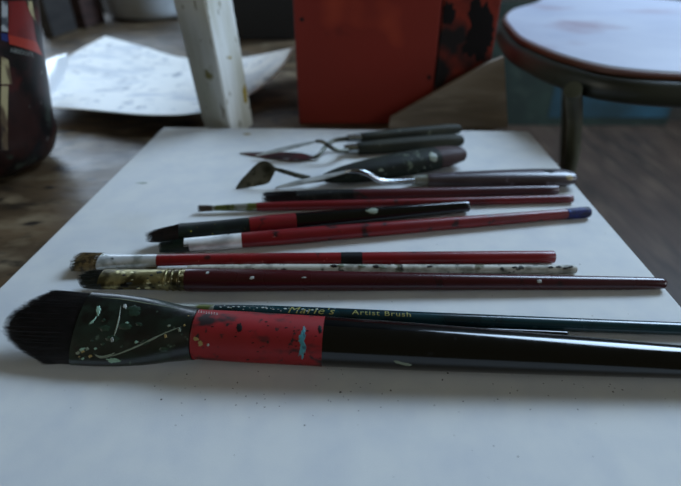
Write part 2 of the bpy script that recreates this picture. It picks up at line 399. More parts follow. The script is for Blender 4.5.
        bm.to_mesh(me); bm.free(); return link(name, me, m, s.root)

exec_order = []
# ---- big flat brush
bs = [(83, 35, .36), (118, 34.5, .38), (150, 32, .47), (178, 27.5, .66), (197, 25.2, .85)]
hs = [(196, 24.3, .86), (204, 24.3, .95), (240, 24.7, 1), (325, 24.4, 1), (420, 23.2, 1), (540, 20.5, 1), (681, 16.5, 1), (790, 13, 1)]
big = Stick('flat_paintbrush', 'very large flat paintbrush with black handle, red band and spread black bristles, nearest the viewer', 'paintbrush', (5, 323), (790, 368), bs+hs, roll=30)
fer = big.loft('ferrule', M['ferrule_dirty'], bs, n=40)
big.hair(M['hair_black'], (85, 34, .34), 4, 3400, tip=lambda u: 1-.42*max(0, u)**1.7-.62*max(0, -u)**2.2, conv=.45, spread=1.0, thick=.00014, ragged=.09, core=.93, seed=3)
band = big.loft('painted_band', M['red_band'], [(198, 24.9, .88)]+[(px, hp+.15, f) for px, hp, f in hs[1:4]], n=40)
hd = big.loft('handle', M['big_black'], [(324, 24.6, 1)]+hs[4:], dome=(0, 1), n=40)
for pts, r, m in (([(103, 358), (118, 354), (140, 345), (165, 333), (186, 325)], .00045, 'grey_drip'),  # grey highlight of the crease, painted as a raised line
                  ([(121, 304), (119, 318), (116, 330), (112, 341)], .0004, 'grey_drip'),
                  ([(94, 354), (100, 357), (108, 356), (116, 352)], .0006, 'grey_drip'),
                  ([(96, 297), (120, 299), (145, 303), (185, 310)], .0003, 'grey_drip')):  # sheen along the ferrule's top edge, painted as a raised line
    ridge(fer, big.root, pts, r, M[m])
for pts, m in (([(96, 309), (99, 306), (101, 310), (98, 316)], 'mint_drip'), ([(124, 304), (127, 305), (126, 309), (123, 307)], 'white_drip'),
               ([(94, 319), (98, 315), (93, 323), (89, 324)], 'mint_drip'), ([(106, 359), (114, 358), (121, 361), (112, 363)], 'mint_drip'),
               ([(164, 335), (166, 334), (167, 337), (165, 338)], 'ochre_drip'), ([(178, 329), (180, 328), (181, 331), (179, 332)], 'grey_drip'),
               ([(111, 338), (113, 337), (114, 341), (111, 342)], 'white_drip')):
    blob(fer, big.root, pts, M[m])
for pts, m in (([(302, 329), (305, 328), (306, 336), (304, 341), (306, 347), (303, 357), (299, 355), (300, 345), (298, 338)], 'teal_drip'),
               ([(236, 326), (241, 323), (243, 329), (238, 332)], 'black_drip'),
               
               ([(318, 326), (321, 326), (322, 332), (319, 333)], 'black_drip'), ([(193, 338), (197, 337), (199, 340), (195, 341)], 'ochre_drip'), ([(198, 342), (201, 341), (203, 345), (199, 346)], 'ochre_drip'),
               ([(207, 344), (209, 344), (209, 346), (207, 346)], 'white_drip')):
    blob(band, big.root, pts, M[m], .00012)
fw = []
for k in range(9):               # tiny worn line of writing too small to read
    x = 195+k*2.6; y = 311.0+k*.33
    fw.append(ridge(band, big.root, [(x, y), (x+1.2, y-.9), (x+.9, y+1.2), (x+2.2, y+.2)], .00011, M['white_drip'], 'faded_writing'))
merge(fw, 'faded_writing')
rnd = random.Random(5); fl = []; fb = []
for k in range(26):              # crust along the root of the bristles and scattered flecks
    if k < 12: x, y = 76+rnd.uniform(-1, 20), 351+rnd.uniform(-4, 8)
    else: x, y = rnd.uniform(90, 188), rnd.uniform(308, 356)
    q = rnd.uniform(.5, 1.6); fl.append(blob(fer, big.root, [(x, y), (x+2*q, y-q), (x+3*q, y+q*.4), (x+q, y+1.4*q)], M[rnd.choice(['grey_drip', 'mint_drip', 'green_smear', 'green_smear', 'ochre_drip'])], .00012))
for k in range(9):
    x, y = rnd.uniform(95, 170), rnd.uniform(306, 350); q = rnd.uniform(3, 9)
    fl.append(blob(fer, big.root, [(x, y), (x+q, y-q*.35), (x+1.7*q, y+q*.1), (x+.8*q, y+q*.5)], M['green_smear'], .00015))
for k in range(22):
    x, y = rnd.uniform(200, 322), rnd.uniform(314, 360); q = rnd.uniform(.3, 1.0)
    fb.append(blob(band, big.root, [(x, y), (x+2.4*q, y-q*.6), (x+3.5*q, y+q*.4), (x+q, y+q)], M['black_drip'], .00006))
merge(fl+fb, 'paint_flecks')
blob(hd, big.root, [(394, 360), (402, 362), (411, 364), (409, 366), (398, 364)], M['grey_drip'], .00008)

# ---- green lettered brush behind it
gs = [(215, 6.2, 1), (260, 7.4, 1), (330, 7.6, 1), (450, 7, 1), (681, 6.5, 1), (800, 5, 1)]
g = Stick('green_paintbrush', 'long dark green paintbrush with gilt lettering lying just behind the biggest brush', 'paintbrush', (130, 307.6), (800, 333.5), [(150, 5.5, .9)]+gs)
g.loft('ferrule', M['ferrule_olive'], [(150, 5.5, .8), (175, 5.6, .9), (200, 6, 1), (217, 6.2, 1)])
g.hair(M['hair_dark'], (152, 5.2, .8), 128, 160, seed=4)
gh = g.loft('handle', M['green_lacquer'], gs, dome=(0, 1))
gx = sorted((g.t_of(q[0]), g.sec(q)[1]) for q in gs)
rr = lambda t: float(np.interp(t, [q[0] for q in gx], [q[1] for q in gx]))+.00004
g.text("Marie's", 289, 335, 77, .0036, M['gold'], rad=rr, shear=.3)
g.text('Artist Brush', 352, 410, 76, .0026, M['gold'], rad=rr)
fl = []
for k in range(46):
    x = 152+k*3.7+random.uniform(-2, 2); y = 307.6+(x-130)/670*26-5.6+random.uniform(-.6, 3.2); q = random.uniform(.4, 1.3)
    fl.append(blob(gh if x > 217 else g.root.children[0], g.root, [(x, y), (x+q*2, y-.3*q), (x+q*3, y+.5*q), (x+q, y+.9*q)], M[random.choice(['white_drip', 'white_drip', 'grey_drip'])], .00008))
merge(fl, 'paint_flecks')

# ---- slim black brush tucked between them
ks = [(300, 3.6, 1), (350, 4.2, 1), (450, 4.6, 1), (540, 4.2, 1), (566, 3.8, 1)]
k_ = Stick('slim_black_paintbrush', 'slim glossy black paintbrush end tucked between the green brush and the biggest brush', 'paintbrush', (236, 322.6), (568, 334.8), [(262, 3.2, 1)]+ks)
k_.loft('ferrule', M['ferrule_black'], [(260, 3, 1), (280, 3.3, 1), (302, 3.6, 1)])
k_.hair(M['hair_black'], (262, 2.9, 1), 240, 80, seed=5)
k_.loft('handle', M['big_black'], ks, dome=(0, .6))

# ---- maroon filbert brush
ms = [(187, 11.4, 1), (200, 11.8, 1), (240, 11.4, 1), (330, 10, 1), (450, 8.6, 1), (560, 7.4, 1), (640, 6.4, 1), (661, 5.6, 1)]
fs = [(103, 9.8, .55), (125, 10, .65), (150, 10.3, .8), (188, 11, 1)]
m_ = Stick('maroon_paintbrush', 'long dark maroon paintbrush with tarnished brass ferrule, its end sticking out past the board', 'paintbrush', (80, 279), (666, 283.5), fs+ms)
mf = m_.loft('ferrule', M['ferrule_gold'], fs)
for px in (168, 174, 181): m_.loft('crimp_ring', M['ferrule_gold'], [(px-1.6, 10.6, .95), (px, 11.5, .96), (px+1.6, 10.7, .96)], parent=mf)
m_.hair(M['hair_dark'], (105, 9.6, .5), 76, 500, tip=lambda u: 1-.55*abs(u)**2.2, conv=.6, seed=6, core=.85)
mh = m_.loft('handle', M['maroon'], ms, dome=(0, .9))
for pts in ([(249, 278), (253, 276), (254, 278), (251, 280)], [(537, 280.5), (541, 279.5), (542, 282.5), (538, 283)], [(206, 272), (209, 271.6), (209, 273.5), (206, 274)], [(302, 277), (306, 276.8), (306, 278), (302, 278)]):
    blob(mh, m_.root, pts, M['white_drip'], .00012)

# ---- white handled brush
ws = [(188, 3.6, 1), (230, 4.6, 1), (300, 4.9, 1), (420, 4.6, 1), (520, 4.4, 1), (575, 4.4, 1)]
w_ = Stick('white_paintbrush', 'thin white-painted paintbrush crusted with dark paint, squeezed between red and maroon brushes', 'paintbrush', (140, 268.8), (577, 269.1), [(165, 3, 1)]+ws)
w_.loft('ferrule', M['ferrule_tin'], [(158, 2.6, 1), (172, 3, 1), (190, 3.5, 1)])
w_.hair(M['hair_tan'], (160, 2.5, 1), 142, 80, seed=7)
wh = w_.loft('handle', M['white_paint'], ws, dome=(0, .3))
fl = []
for k in range(9):
    x = 330+k*7; y = 265.6+random.uniform(-2, 1.5)
    fl.append(blob(wh, w_.root, [(x, y), (x+5, y-1.2), (x+8, y+.6), (x+4, y+1.8)], M['grey_drip' if k % 3 else 'black_drip'], .00045))
for x, y in ((548, 267), (556, 266.5), (563, 268), (568, 266.5), (421, 264.8), (427, 266.2), (512, 267)):
    fl.append(blob(wh, w_.root, [(x, y), (x+4, y-.8), (x+5.5, y+.8), (x+1, y+1.5)], M['black_drip'], .00015))
merge(fl, 'paint_flecks')

# ---- red brush with white marked ferrule
rs = [(157, 6.6, 1), (200, 7, 1), (300, 6.8, 1), (450, 6.6, 1), (553, 6.2, 1)]
rf = [(97, 8.2, .5), (115, 7.2, .65), (135, 6.8, .85), (158, 6.7, 1)]
r_ = Stick('red_paintbrush', 'red paintbrush with dark band mark, tan bristles and silvery ferrule spotted green', 'paintbrush', (72, 261.8), (555, 256.8), rf+rs)
r_.loft('ferrule', M['ferrule_silver'], rf)
r_.hair(M['hair_tan'], (99, 8.4, .5), 71, 420, tip=lambda u: 1-.12*abs(u)**2, conv=.9, spread=1.12, ragged=.14, core=.8, seed=8, thick=.0002)
rh = r_.loft('handle', M['red_a'], rs, dome=(0, .25))
r_.loft('dark_mark', M['black_drip'], [(341, 6.95, 1), (352, 6.95, 1), (362, 6.9, 1)], parent=rh)
fl = []; rnd = random.Random(12)
for k in range(22):
    x, y = rnd.uniform(101, 154), 261.6-(rnd.random()-.5)*11; q = rnd.uniform(.6, 2.0)
    fl.append(blob(r_.root.children[0], r_.root, [(x, y), (x+q*1.5, y-q*.5), (x+2*q, y+q*.4), (x+q*.6, y+q*.8)], M[rnd.choice(['grey_drip', 'hair_green', 'hair_dark', 'black_drip'])], .0001))
merge(fl, 'paint_flecks')
fl = []
for k in range(26):  # pale gold flecks are painted glints on the brass, among dark paint flecks
    x, y = rnd.uniform(108, 186), 280-(rnd.random()-.5)*17; q = rnd.uniform(.6, 2.4)
    fl.append(blob(mf, m_.root, [(x, y), (x+q*1.8, y-q*.5), (x+2.6*q, y+q*.4), (x+q*.6, y+q*.8)], M[rnd.choice(['hair_dark', 'hair_brown', 'pale_gold', 'pale_gold', 'hair_green'])], .0001))
merge(fl, 'paint_flecks')
blob(r_.root.children[0], r_.root, [(126, 263), (131, 260), (134, 263), (130, 266)], M['hair_green'])

# ---- red brush with blue end
bs2 = [(242, 7.6, 1), (290, 8, 1), (380, 7.2, 1), (480, 6, 1), (560, 5.2, 1), (567, 5.2, 1)]
bf = [(185, 6.8, .85), (205, 7, .85), (225, 7.4, .95), (243, 7.5, 1)]
b_ = Stick('red_paintbrush', 'red paintbrush slanting back to a blue-dipped end, ferrule bright tin and bristles green', 'paintbrush', (159, 247), (590, 212), bf+bs2)
b_.loft('ferrule', M['ferrule_tin'], bf)
b_.hair(M['hair_green'], (188, 6.7, .8), 157, 300, tip=lambda u: 1-.05*u*u, conv=.7, ragged=.05, seed=9, core=.93)
bh = b_.loft('handle', M['red_b'], bs2)
be = b_.loft('blue_paint_end', M['blue_paint'], [(566, 5.5, 1), (575, 5.6, 1), (584, 5.6, 1), (588, 5.3, 1)], dome=(0, .4))

for x, y, q in ((548, 216.5, 5), (556, 213.5, 4), (560, 217, 4), (540, 218, 3)): blob(bh, b_.root, [(x, y), (x+q, y-q*.5), (x+2*q, y), (x+q, y+q*.5)], M['blue_paint'], .0001)
fl = []
for k in range(12):
    x = random.uniform(420, 540); y = 229-(x-420)*.097+random.uniform(-3, 3)
    fl.append(blob(bh, b_.root, [(x, y), (x+3, y-1), (x+6, y-.3), (x+3, y+1)], M['black_drip'], .00006))
merge(fl, 'paint_flecks')
# ---- black brush with red band
ns = [(250, 9.2, 1), (272, 9.4, 1), (296, 9.2, 1), (350, 8.4, 1), (420, 7, 1), (467, 5.8, 1)]
nf = [(180, 9.4, .75), (200, 9, .8), (225, 8.9, .9), (251, 9.1, 1)]
n_ = Stick('banded_paintbrush', 'black paintbrush with short red band and rounded dark bristles, lying across mid board', 'paintbrush', (148, 235.5), (471, 206), nf+ns)
n_.loft('ferrule', M['ferrule_green'], nf)
n_.hair(M['hair_brown'], (182, 9.2, .75), 143, 420, tip=lambda u: 1-.62*max(0, u+.35)**1.8-.5*max(0, -u-.35)**1.6, conv=.5, ragged=.08, seed=10, core=.88)
n_.loft('painted_band', M['red_b'], [(250, 9.4, 1), (272, 9.55, 1), (296, 9.35, 1)])
nh = n_.loft('handle', M['big_black'], [(295, 9.2, 1)]+ns[3:], dome=(0, .5))
for pts in ([(366, 210), (372, 208), (378, 210), (375, 214), (368, 213)], [(353, 208), (358, 207), (359, 209), (354, 209.6)]): blob(nh, n_.root, pts, M['grey_drip'], .0002)

# ---- thin red brush with little round tip
ts = [(257, 4.4, 1), (300, 4.8, 1), (420, 4.4, 1), (520, 4.1, 1), (572, 4, 1)]
tf = [(210, 2.6, 1), (225, 3.2, 1), (240, 3.9, 1), (258, 4.3, 1)]
t_ = Stick('round_paintbrush', 'thin red paintbrush with tiny brown round tip and olive-stained ferrule', 'paintbrush', (197, 208.5), (574, 198.6), tf+ts)
t_.loft('ferrule', M['ferrule_olive'], tf)
t_.hair(M['hair_sable'], (211, 2.7, 1), 196, 140, spread=1.25, conv=1.2, seed=11, tip=lambda u: 1)
t_.loft('handle', M['red_c'], ts, dome=(0, .2))

# ---- dark maroon brush with black end
ds = [(352, 5.6, 1), (400, 5.4, 1), (480, 5, 1), (557, 4.7, 1)]
df = [(296, 5.4, .6), (318, 6, .8), (340, 5.9, 1), (353, 5.7, 1)]
d_ = Stick('dark_paintbrush', 'dull maroon paintbrush with all-black ferrule and bristles, nearest the palette knives', 'paintbrush', (260, 197), (559, 189.8), df+ds)
d_.loft('ferrule', M['ferrule_black'], df)
d_.hair(M['hair_black'], (298, 5.4, .6), 259, 260, tip=lambda u: 1-.2*u*u, conv=.8, seed=12, core=.93)
d_.loft('handle', M['maroon_b'], ds, dome=(0, .2))

# ------------------------------------------------------------------ palette knives
def ribbon(name, pts, widths, wdirs, th, m, parent, sub=6):
    data = [tuple(p)+(wd,)+tuple(d) for p, wd, d in zip(pts, widths, wdirs)]
    data = catmull(data, sub); R = []
    P = [np.array(q[:3]) for q in data]
    for i, q in enumerate(data):
        tg = P[min(i+1, len(P)-1)]-P[max(i-1, 0)]; tg /= np.linalg.norm(tg)
        wd = np.array(q[4:7]); wd -= tg*wd.dot(tg); wd /= np.linalg.norm(wd); nn = np.cross(tg, wd); hwid = max(q[3], .0004)
        R.append([P[i]+wd*hwid+nn*th*.2, P[i]+wd*hwid*.9+nn*th*.5, P[i]-wd*hwid*.9+nn*th*.5, P[i]-wd*hwid+nn*th*.2,
                  P[i]-wd*hwid-nn*th*.2, P[i]-wd*hwid*.9-nn*th*.5, P[i]+wd*hwid*.9-nn*th*.5, P[i]+wd*hwid-nn*th*.2])
    b = MB(); b.rings(R); b.v = local(parent, b.v); return b.build(name, m, parent, sharp=35)
def neck(name, pts, radii, m, parent, sub=6):
    data = catmull([tuple(p)+(r,) for p, r in zip(pts, radii)], sub)
    b = MB(); b.rings(tube_rings([q[:3] for q in data], [q[3] for q in data], 12)); b.v = local(parent, b.v); return b.build(name, m, parent)
def knife(name, label, p0, p1, hsec, fsec, mh, mf, h=None, dome=(.5, .8)):
    k = Stick(name, label, 'palette knife', p0, p1, hsec, h=h)
    k.ho = k.loft('handle', M[mh], hsec, dome=dome, power=2.4)
    k.fo = k.loft('ferrule', M[mf], fsec, sub=3)
    return k
flatY = np.array([.12, 1, 0.0])
# A: purple-grey handle with a hole, nearest
ka = knife('palette_knife', 'palette knife with purple-grey handle pierced by a hole, reaching the right board edge', (428, 180), (573, 177.5),
           [(428, 6.2, .8), (460, 7.4, .75), (500, 8.4, .7), (540, 8.8, .62), (562, 8, .62), (570, 6.4, .65)], [(412, 4.6, 1), (420, 5.2, 1), (430, 5.6, 1)], 'knife_purple', 'ferrule_olive', dome=(.2, .7))
hA = ka.h0
neck('neck', [at(346, 171.5, .0165), at(357, 171, .0180), at(368, 174, .0155), at(380, 180.5, .009), at(396, 182, hA+.001), at(414, 181, hA)], [.0012, .0016, .0018, .002, .0022, .0024], M['steel'], ka.root)
ribbon('blade', [at(276, 187.5, .0008), at(295, 183.5, .0060), at(320, 178, .0118), at(347, 171.6, .0165)], [.0008, .0034, .0036, .0014], [flatY+np.array([0, 0, .12])]*4, .0007, M['steel_pale'], ka.root)
blob(ka.ho, ka.root, [(542, 171.5), (548, 169.6), (556, 171), (551, 173)], M['hole'], .00005, 'hanging_hole')
blob(ka.ho, ka.root, [(566, 176), (570, 174.5), (573, 178), (569, 181)], M['ochre_drip'], .0001, 'worn_tip')
# B: thick dark green handle and upturned trowel blade
kb = knife('palette_knife', 'palette knife with thick dark green paint-caked handle and upturned dull trowel blade', (325, 178), (464, 153),
           [(325, 4.2, .8), (340, 7.6, .75), (366, 10.2, .7), (400, 11.2, .7), (430, 10.8, .7), (448, 9.2, .7), (458, 7, .7)], [(308, 2.6, 1), (316, 3, 1), (328, 3.6, 1)], 'knife_green', 'steel_dull', dome=(.3, .7))
kb.loft('worn_end', M['knife_tip'], [(436, 10.6, .7), (448, 9.5, .7), (458.5, 7.4, .7)], dome=(0, .75), power=2.4)
neck('neck', [at(274, 168.6, .0135), at(284, 171.5, .0115), at(296, 175, .009), at(310, 178.5, kb.h0)], [.0013, .0017, .0019, .0021], M['steel_dull'], kb.root)
up = np.array([.25, .55, .62])
ribbon('blade', [at(236, 188.5, .0008), at(247, 182, .004), at(260, 174.5, .009), at(268, 171, .0115), at(275, 169, .0132)], [.0006, .0048, .0088, .0082, .0018], [up]*5, .0007, M['steel_dull'], kb.root)
blob(kb.ho, kb.root, [(430, 152), (437, 155), (436, 162), (430, 160)], M['grey_drip'], .0002)
# C: olive handle, blade tilted up
kc = knife('palette_knife', 'palette knife with plain olive-grey handle and pale crossing neck, in front of farthest knife', (358, 148.5), (464, 140),
           [(358, 6, .9), (385, 6.6, .85), (420, 7, .85), (450, 6.6, .85), (459, 5.4, .85)], [(344, 4.6, 1), (351, 5.2, 1), (360, 5.4, 1)], 'knife_olive', 'steel', dome=(.2, .8))
neck('neck', [at(316, 141.2, .0150), at(323, 142, .0155), at(332, 148, .0120), at(340, 151, .0085), at(347, 150.5, kc.h0)], [.0013, .0016, .0018, .002, .0022], M['steel_dull'], kc.root)
ribbon('blade', [at(256, 155.5, .0034), at(275, 151, .0075), at(298, 145.5, .0120), at(317, 141.2, .0150)], [.0008, .0036, .0036, .0014], [flatY+np.array([0, 0, .1])]*4, .0007, M['steel_pale'], kc.root)
# D: farthest, blade flat on the board
kd = knife('palette_knife', 'farthest palette knife with slender grey-green handle and dark red blade flat on board', (361, 137.5), (462, 128.5),
           [(361, 4.4, .95), (390, 5.2, .95), (425, 5.4, .95), (450, 5.2, .95), (458, 4.2, .95)], [(347, 3.6, 1), (354, 4, 1), (363, 4.3, 1)], 'knife_olive', 'steel', dome=(.2, .8), h=(.0095, .0066))
neck('neck', [at(313, 157.5, .0022), at(319, 155, .004), at(326, 146, .0070), at(333, 141, .0085), at(341, 139.5, .0092), at(350, 138.5, .0095)], [.0012, .0016, .0018, .0019, .002, .0021], M['steel_dull'], kd.root)
ribbon('blade', [at(240, 153, .0008), at(262, 154.5, .0009), at(285, 156, .0012), at(300, 157, .0016), at(314, 157.6, .0022)], [.0008, .0055, .0085, .008, .0016], [flatY]*5, .0007, M['steel_red'], kd.root)

# dirt, dried specks and a painted touch of shading on the white board
rnd = random.Random(21); b = MB()
for k in range(150):
    if k < 90: px, py = rnd.uniform(150, 680), rnd.gauss(390, 14)
    else: px, py = rnd.uniform(60, 660), rnd.uniform(150, 480)
    p = at(px, min(max(py, 140), 485), .00004); l = board.matrix_world.inverted() @ Vector(p)
    if abs(l.x) > hw-.004 or l.y > -.004: continue
    r = rnd.uniform(.00012, .00032)*(1 if k % 9 else 1.7); a0 = rnd.random()*6
    b.add([(l.x+r*rnd.uniform(.6, 1.3)*math.cos(a0+j*.9), l.y+r*rnd.uniform(.6, 1.3)*math.sin(a0+j*.9), l.z) for j in range(7)]+[(l.x, l.y, l.z+r*.4)], [(j, (j+1) % 7, 7) for j in range(7)])
o = b.build('specks', mat('dirt', '3E3A34', .8), board); tag(o, kind='stuff')
blob(bo, board, [(136, 183.2), (142, 182), (149, 183), (143, 184)], M['grey_drip'], .0001)
blob(bo, board, [(243, 134), (247, 133), (252, 134), (247, 135.2)], M['ochre_drip'], .0001)  # shading at the board's back edge, painted as a small ochre patch
# ------------------------------------------------------------------ things around the board
# printed jar, left
jc = at(-9, 166, -.015)
jr = []
for px, py in ((39, 0), (43, 41), (47, 70), (53, 111), (57, 128), (52.5, 146), (46, 156)):
    d = ray(px, py); k = (jc[0]*d[0]+jc[1]*d[1])/(d[0]**2+d[1]**2); q = CAM+d*k
    jr.append((q[2]-TT, math.hypot(q[0]-jc[0], q[1]-jc[1])))
jr = sorted(jr)
jr = [(0, jr[0][1]*.80), (.003, jr[0][1]*.9)]+[p for p in jr if p[0] > .006]
jr += [(jr[-1][0]+.02, jr[-1][1]+.002), (jr[-1][0]+.03, jr[-1][1]+.001)]
print('JAR', jc, jr)
jar = empty('jar', (jc[0], jc[1], TT), 'dark collage-printed jar with red and cream panels, cut by the left picture edge', 'jar')
prof = catmull([(r, z) for z, r in jr], 4); prof = [tuple(p) for p in prof]
inner = [(r-.003, z) for r, z in prof[::-1] if z > .006]
b = MB(); rings = [[(r*math.cos(2*math.pi*k/64), r*math.sin(2*math.pi*k/64), z) for k in range(64)] for r, z in prof+inner]
b.rings(rings); jb = b.build('body', M['jar'], jar); bpy.context.view_layer.update()
def jar_panel(name, pts, m, off=.0003):
    """a printed panel wrapped on the jar: its corners give the range of angle and height it covers"""
    tz = []
    for p in pts:
        loc, _, _, _ = hit(jb, *p)
        if loc is None: return None
        l = jar.matrix_world.inverted() @ loc; tz.append((math.atan2(l.y, l.x), l.z))
    c = np.array(tz); n = 10; v = []; f = []
    for i in range(n+1):
        for j in range(n+1):
            u, w_ = i/n, j/n; q = c[0]*(1-u)*(1-w_)+c[1]*u*(1-w_)+c[2]*u*w_+c[3]*(1-u)*w_
            r = np.interp(q[1], [p[1] for p in prof], [p[0] for p in prof])+off
            v.append((r*math.cos(q[0]), r*math.sin(q[0]), q[1]))
    for i in range(n):
        for j in range(n): a = i*(n+1)+j; f.append((a, a+1, a+n+2, a+n+1))
    return mesh(name, v, f, m, jar)
jar_panel('red_panel', [(8, 1), (29, 1), (36, 42), (8, 35)], M['jar_red'])
jar_panel('orange_stripe', [(8, 35), (36, 42), (42, 56), (9, 44)], M['jar_orange'])
jar_panel('pale_panel', [(1, 1), (7, 1), (7.5, 32), (1, 31)], M['jar_pale'])
jar_panel('blue_stripe', [(1, 33), (7.5, 34), (8, 42), (1, 40)], M['jar_blue'])
jar_panel('cream_panel', [(1, 56), (8, 60), (12, 84), (1, 84)], M['cream'])
jar_panel('cream_panel', [(1, 86), (8, 86), (8, 150), (1, 150)], M['cream'])
jar_panel('painted_red_glint', [(1, 176), (14, 173), (22, 166), (1, 184)], M['jar_orange'])  # red highlight at the jar's foot, painted on as a panel
jar_panel('pale_mark', [(24, 170), (31, 166), (31, 160), (26, 163)], M['jar_pale'])
jar_panel('cream_print', [(25, 1), (31, 1), (35, 22), (30, 14)], M['cream'], .0005)
def jar_text(body, p0, p1, hgt, m):
    q = [hit(jb, *p)[0] for p in (p0, p1)]
    if None in q: return
    q = [jar.matrix_world.inverted() @ l for l in q]; th = [math.atan2(l.y, l.x) for l in q]
    cu = bpy.data.curves.new('txt', 'FONT'); cu.body = body; cu.resolution_u = 3
    ob = bpy.data.objects.new('txt', cu); C.objects.link(ob); me = bpy.data.meshes.new_from_object(ob.evaluated_get(bpy.context.evaluated_depsgraph_get())); C.objects.unlink(ob); bpy.data.objects.remove(ob)
    xs = [v.co.x for v in me.vertices]; x0, x1 = min(xs), max(xs)
    for v in me.vertices:
        s_ = (v.co.x-x0)/(x1-x0); a = th[0]+(th[1]-th[0])*s_; z = q[0].z+(q[1].z-q[0].z)*s_+v.co.y/.7*hgt
        r = np.interp(z, [p[1] for p in prof], [p[0] for p in prof])+.0004; v.co = Vector((r*math.cos(a), r*math.sin(a), z))
    link('lettering', me, m, jar)
jar_text('ABSOLUTE', (10, 52), (33, 57), .0032, M['ink_white'])

# curled sheet of sketches
rows = [[(105, 36, .040), (145, 47, .028), (185, 58, .022), (240, 58, .026), (294, 47, .055)],
        [(70, 55, .033), (106, 62, .026), (160, 72, .016), (226, 72, .016), (286, 63, .040)],
        [(40, 82, .026), (85, 88, .020), (150, 94, .016), (216, 91, .014), (272, 79, .024)],
        [(12, 106, .014), (75, 109, .018), (150, 115, .020), (206, 111, .017), (254, 93, .014)]]
G = [[at(px, py, h-.015) for px, py, h in r] for r in rows]
Gr = [catmull(r, 8) for r in G]; cols = [catmull([Gr[i][j] for i in range(4)], 8) for j in range(len(Gr[0]))]
nu, nv = len(cols), len(cols[0]); c0 = np.mean([p for c in cols for p in c], axis=0); c0[2] = TT
v = [p-c0 for c in cols for p in c]; f = [(i*nv+j, i*nv+j+1, (i+1)*nv+j+1, (i+1)*nv+j) for i in range(nu-1) for j in range(nv-1)]
sh = mesh('sketch_sheet', v, f, M['paper']); sh.location = c0
so = sh.modifiers.new('thickness', 'SOLIDIFY'); so.thickness = .0006
tag(sh, 'large white sheet of faint grey sketches curling up on the table behind the board', 'paper')
# bright scrap of glossy paper beside the jar
sc = [[(38, 62, .048), (52, 57, .052), (68, 53, .050)], [(40, 78, .040), (52, 74, .043), (66, 70, .041)], [(44, 96, .032), (50, 94, .033), (56, 91, .033)]]
G = [catmull([at(px, py, h-.015) for px, py, h in r], 5) for r in sc]; cols = [catmull([G[i][j] for i in range(3)], 5) for j in range(len(G[0]))]
nu, nv = len(cols), len(cols[0]); c0 = np.mean([p for c in cols for p in c], axis=0)
f = [(i*nv+j, i*nv+j+1, (i+1)*nv+j+1, (i+1)*nv+j) for i in range(nu-1) for j in range(nv-1)]
sp = mesh('paper_scrap', [p-c0 for c in cols for p in c], f, M['gloss_paper']); sp.location = c0
so = sp.modifiers.new('thickness', 'SOLIDIFY'); so.thickness = .0006
tag(sp, 'small brilliant white glossy scrap lying on the sketch sheet, against the jar', 'paper')

# white easel post
ec = at(229, 135, -.015); es = .0355
ez = empty('easel', (ec[0], ec[1]+.0075, TT), 'white painted square wooden easel post with yellow smear standing behind the board', 'easel')
ez.rotation_euler = (Matrix.Rotation(math.radians(-1.6), 4, 'Y') @ Matrix.Rotation(math.radians(9), 4, 'X') @ Matrix.Rotation(math.radians(63), 4, 'Z')).to_euler()
b = MB(); b.box(-es/2, es/2, -es/2, es/2, .004, .5); post = b.build('post', M['easel'], ez, False, .0022)
bpy.context.view_layer.update()
blob(post, ez, [(242.5, 88), (245, 85), (247, 93), (247, 102), (244, 101)], M['ochre'], .0003)
blob(post, ez, [(238, 45), (241, 45), (241, 49), (238, 48)], M['ochre'], .0003)
blob(post, ez, [(229, 57), (231, 56), (231, 59), (229, 59)], M['ochre'], .0003)

# red wooden cabinet behind
YF = at(300, 124, -.015)[1]
xl, xs_, xr = atY(299, 124, YF)[0], atY(430, 124, YF)[0], atY(481, 124, YF)[0]
cb = empty('red_cabinet', (xl, YF, TT), 'red painted wooden cabinet with dark-stained right side standing on the table', 'cabinet')
b = MB(); b.box(.001, xr-xl-.001, .012, .2, 0, .128); b.build('carcass', M['red_wood'], cb, False, .001)
b = MB(); b.box(0, xs_-xl-.0007, 0, .0118, 0, .128); dp = b.build('door', M['red_wood'], cb, False, .0015)
b = MB(); b.box(xs_-xl+.0007, xr-xl, 0, .0118, 0, .128); sd = b.build('side_panel', M['red_stained'], cb, False, .0015)
bpy.context.view_layer.update()
blob(dp, cb, [(299.5, 19), (302, 17), (304, 19), (302, 22)], M['hole'], .0004, 'nail_hole')
for pts in ([(468, 4), (490, 3), (493, 30), (488, 52), (476, 60), (462, 50), (470, 28)], [(443, 4), (452, 3), (456, 14), (449, 26), (442, 20)]): blob(sd, cb, pts, M['black_drip'], .0002, 'dark_stain')
blob(dp, cb, [(427, 76), (430, 75), (431, 79), (428, 80)], M['hole'], .0003, 'nail_hole')
# grey-brown board leaning on it
YP = YF-.010
poly = [atY(px, py, YP) for px, py in ((388, 138), (391, 117), (420, 101), (449, 85), (472, 72), (491, 62), (504, 57), (505, 138))]
zmin = TT; o0 = np.array([np.mean([p[0] for p in poly]), YP, TT]); pv = [(p[0]-o0[0], p[2]-o0[2]) for p in poly]; pv = [(x, max(z, 0)) for x, z in pv]
pv[0] = (pv[0][0], 0); pv[-1] = (pv[-1][0], 0)
n = len(pv); v = [(x, -.003, z) for x, z in pv]+[(x, .004, z) for x, z in pv]
f = [tuple(range(n)), tuple(range(2*n-1, n-1, -1))]+[(i, (i+1) % n, n+(i+1) % n, n+i) for i in range(n)]
pk = mesh('wood_offcut', v, f, M['plank'], smooth=False); pk.location = o0; pk.rotation_euler = (math.radians(-2.2), 0, 0)
tag(pk, 'grey-brown wooden offcut with sloping top edge leaning against the red cabinet', 'board')

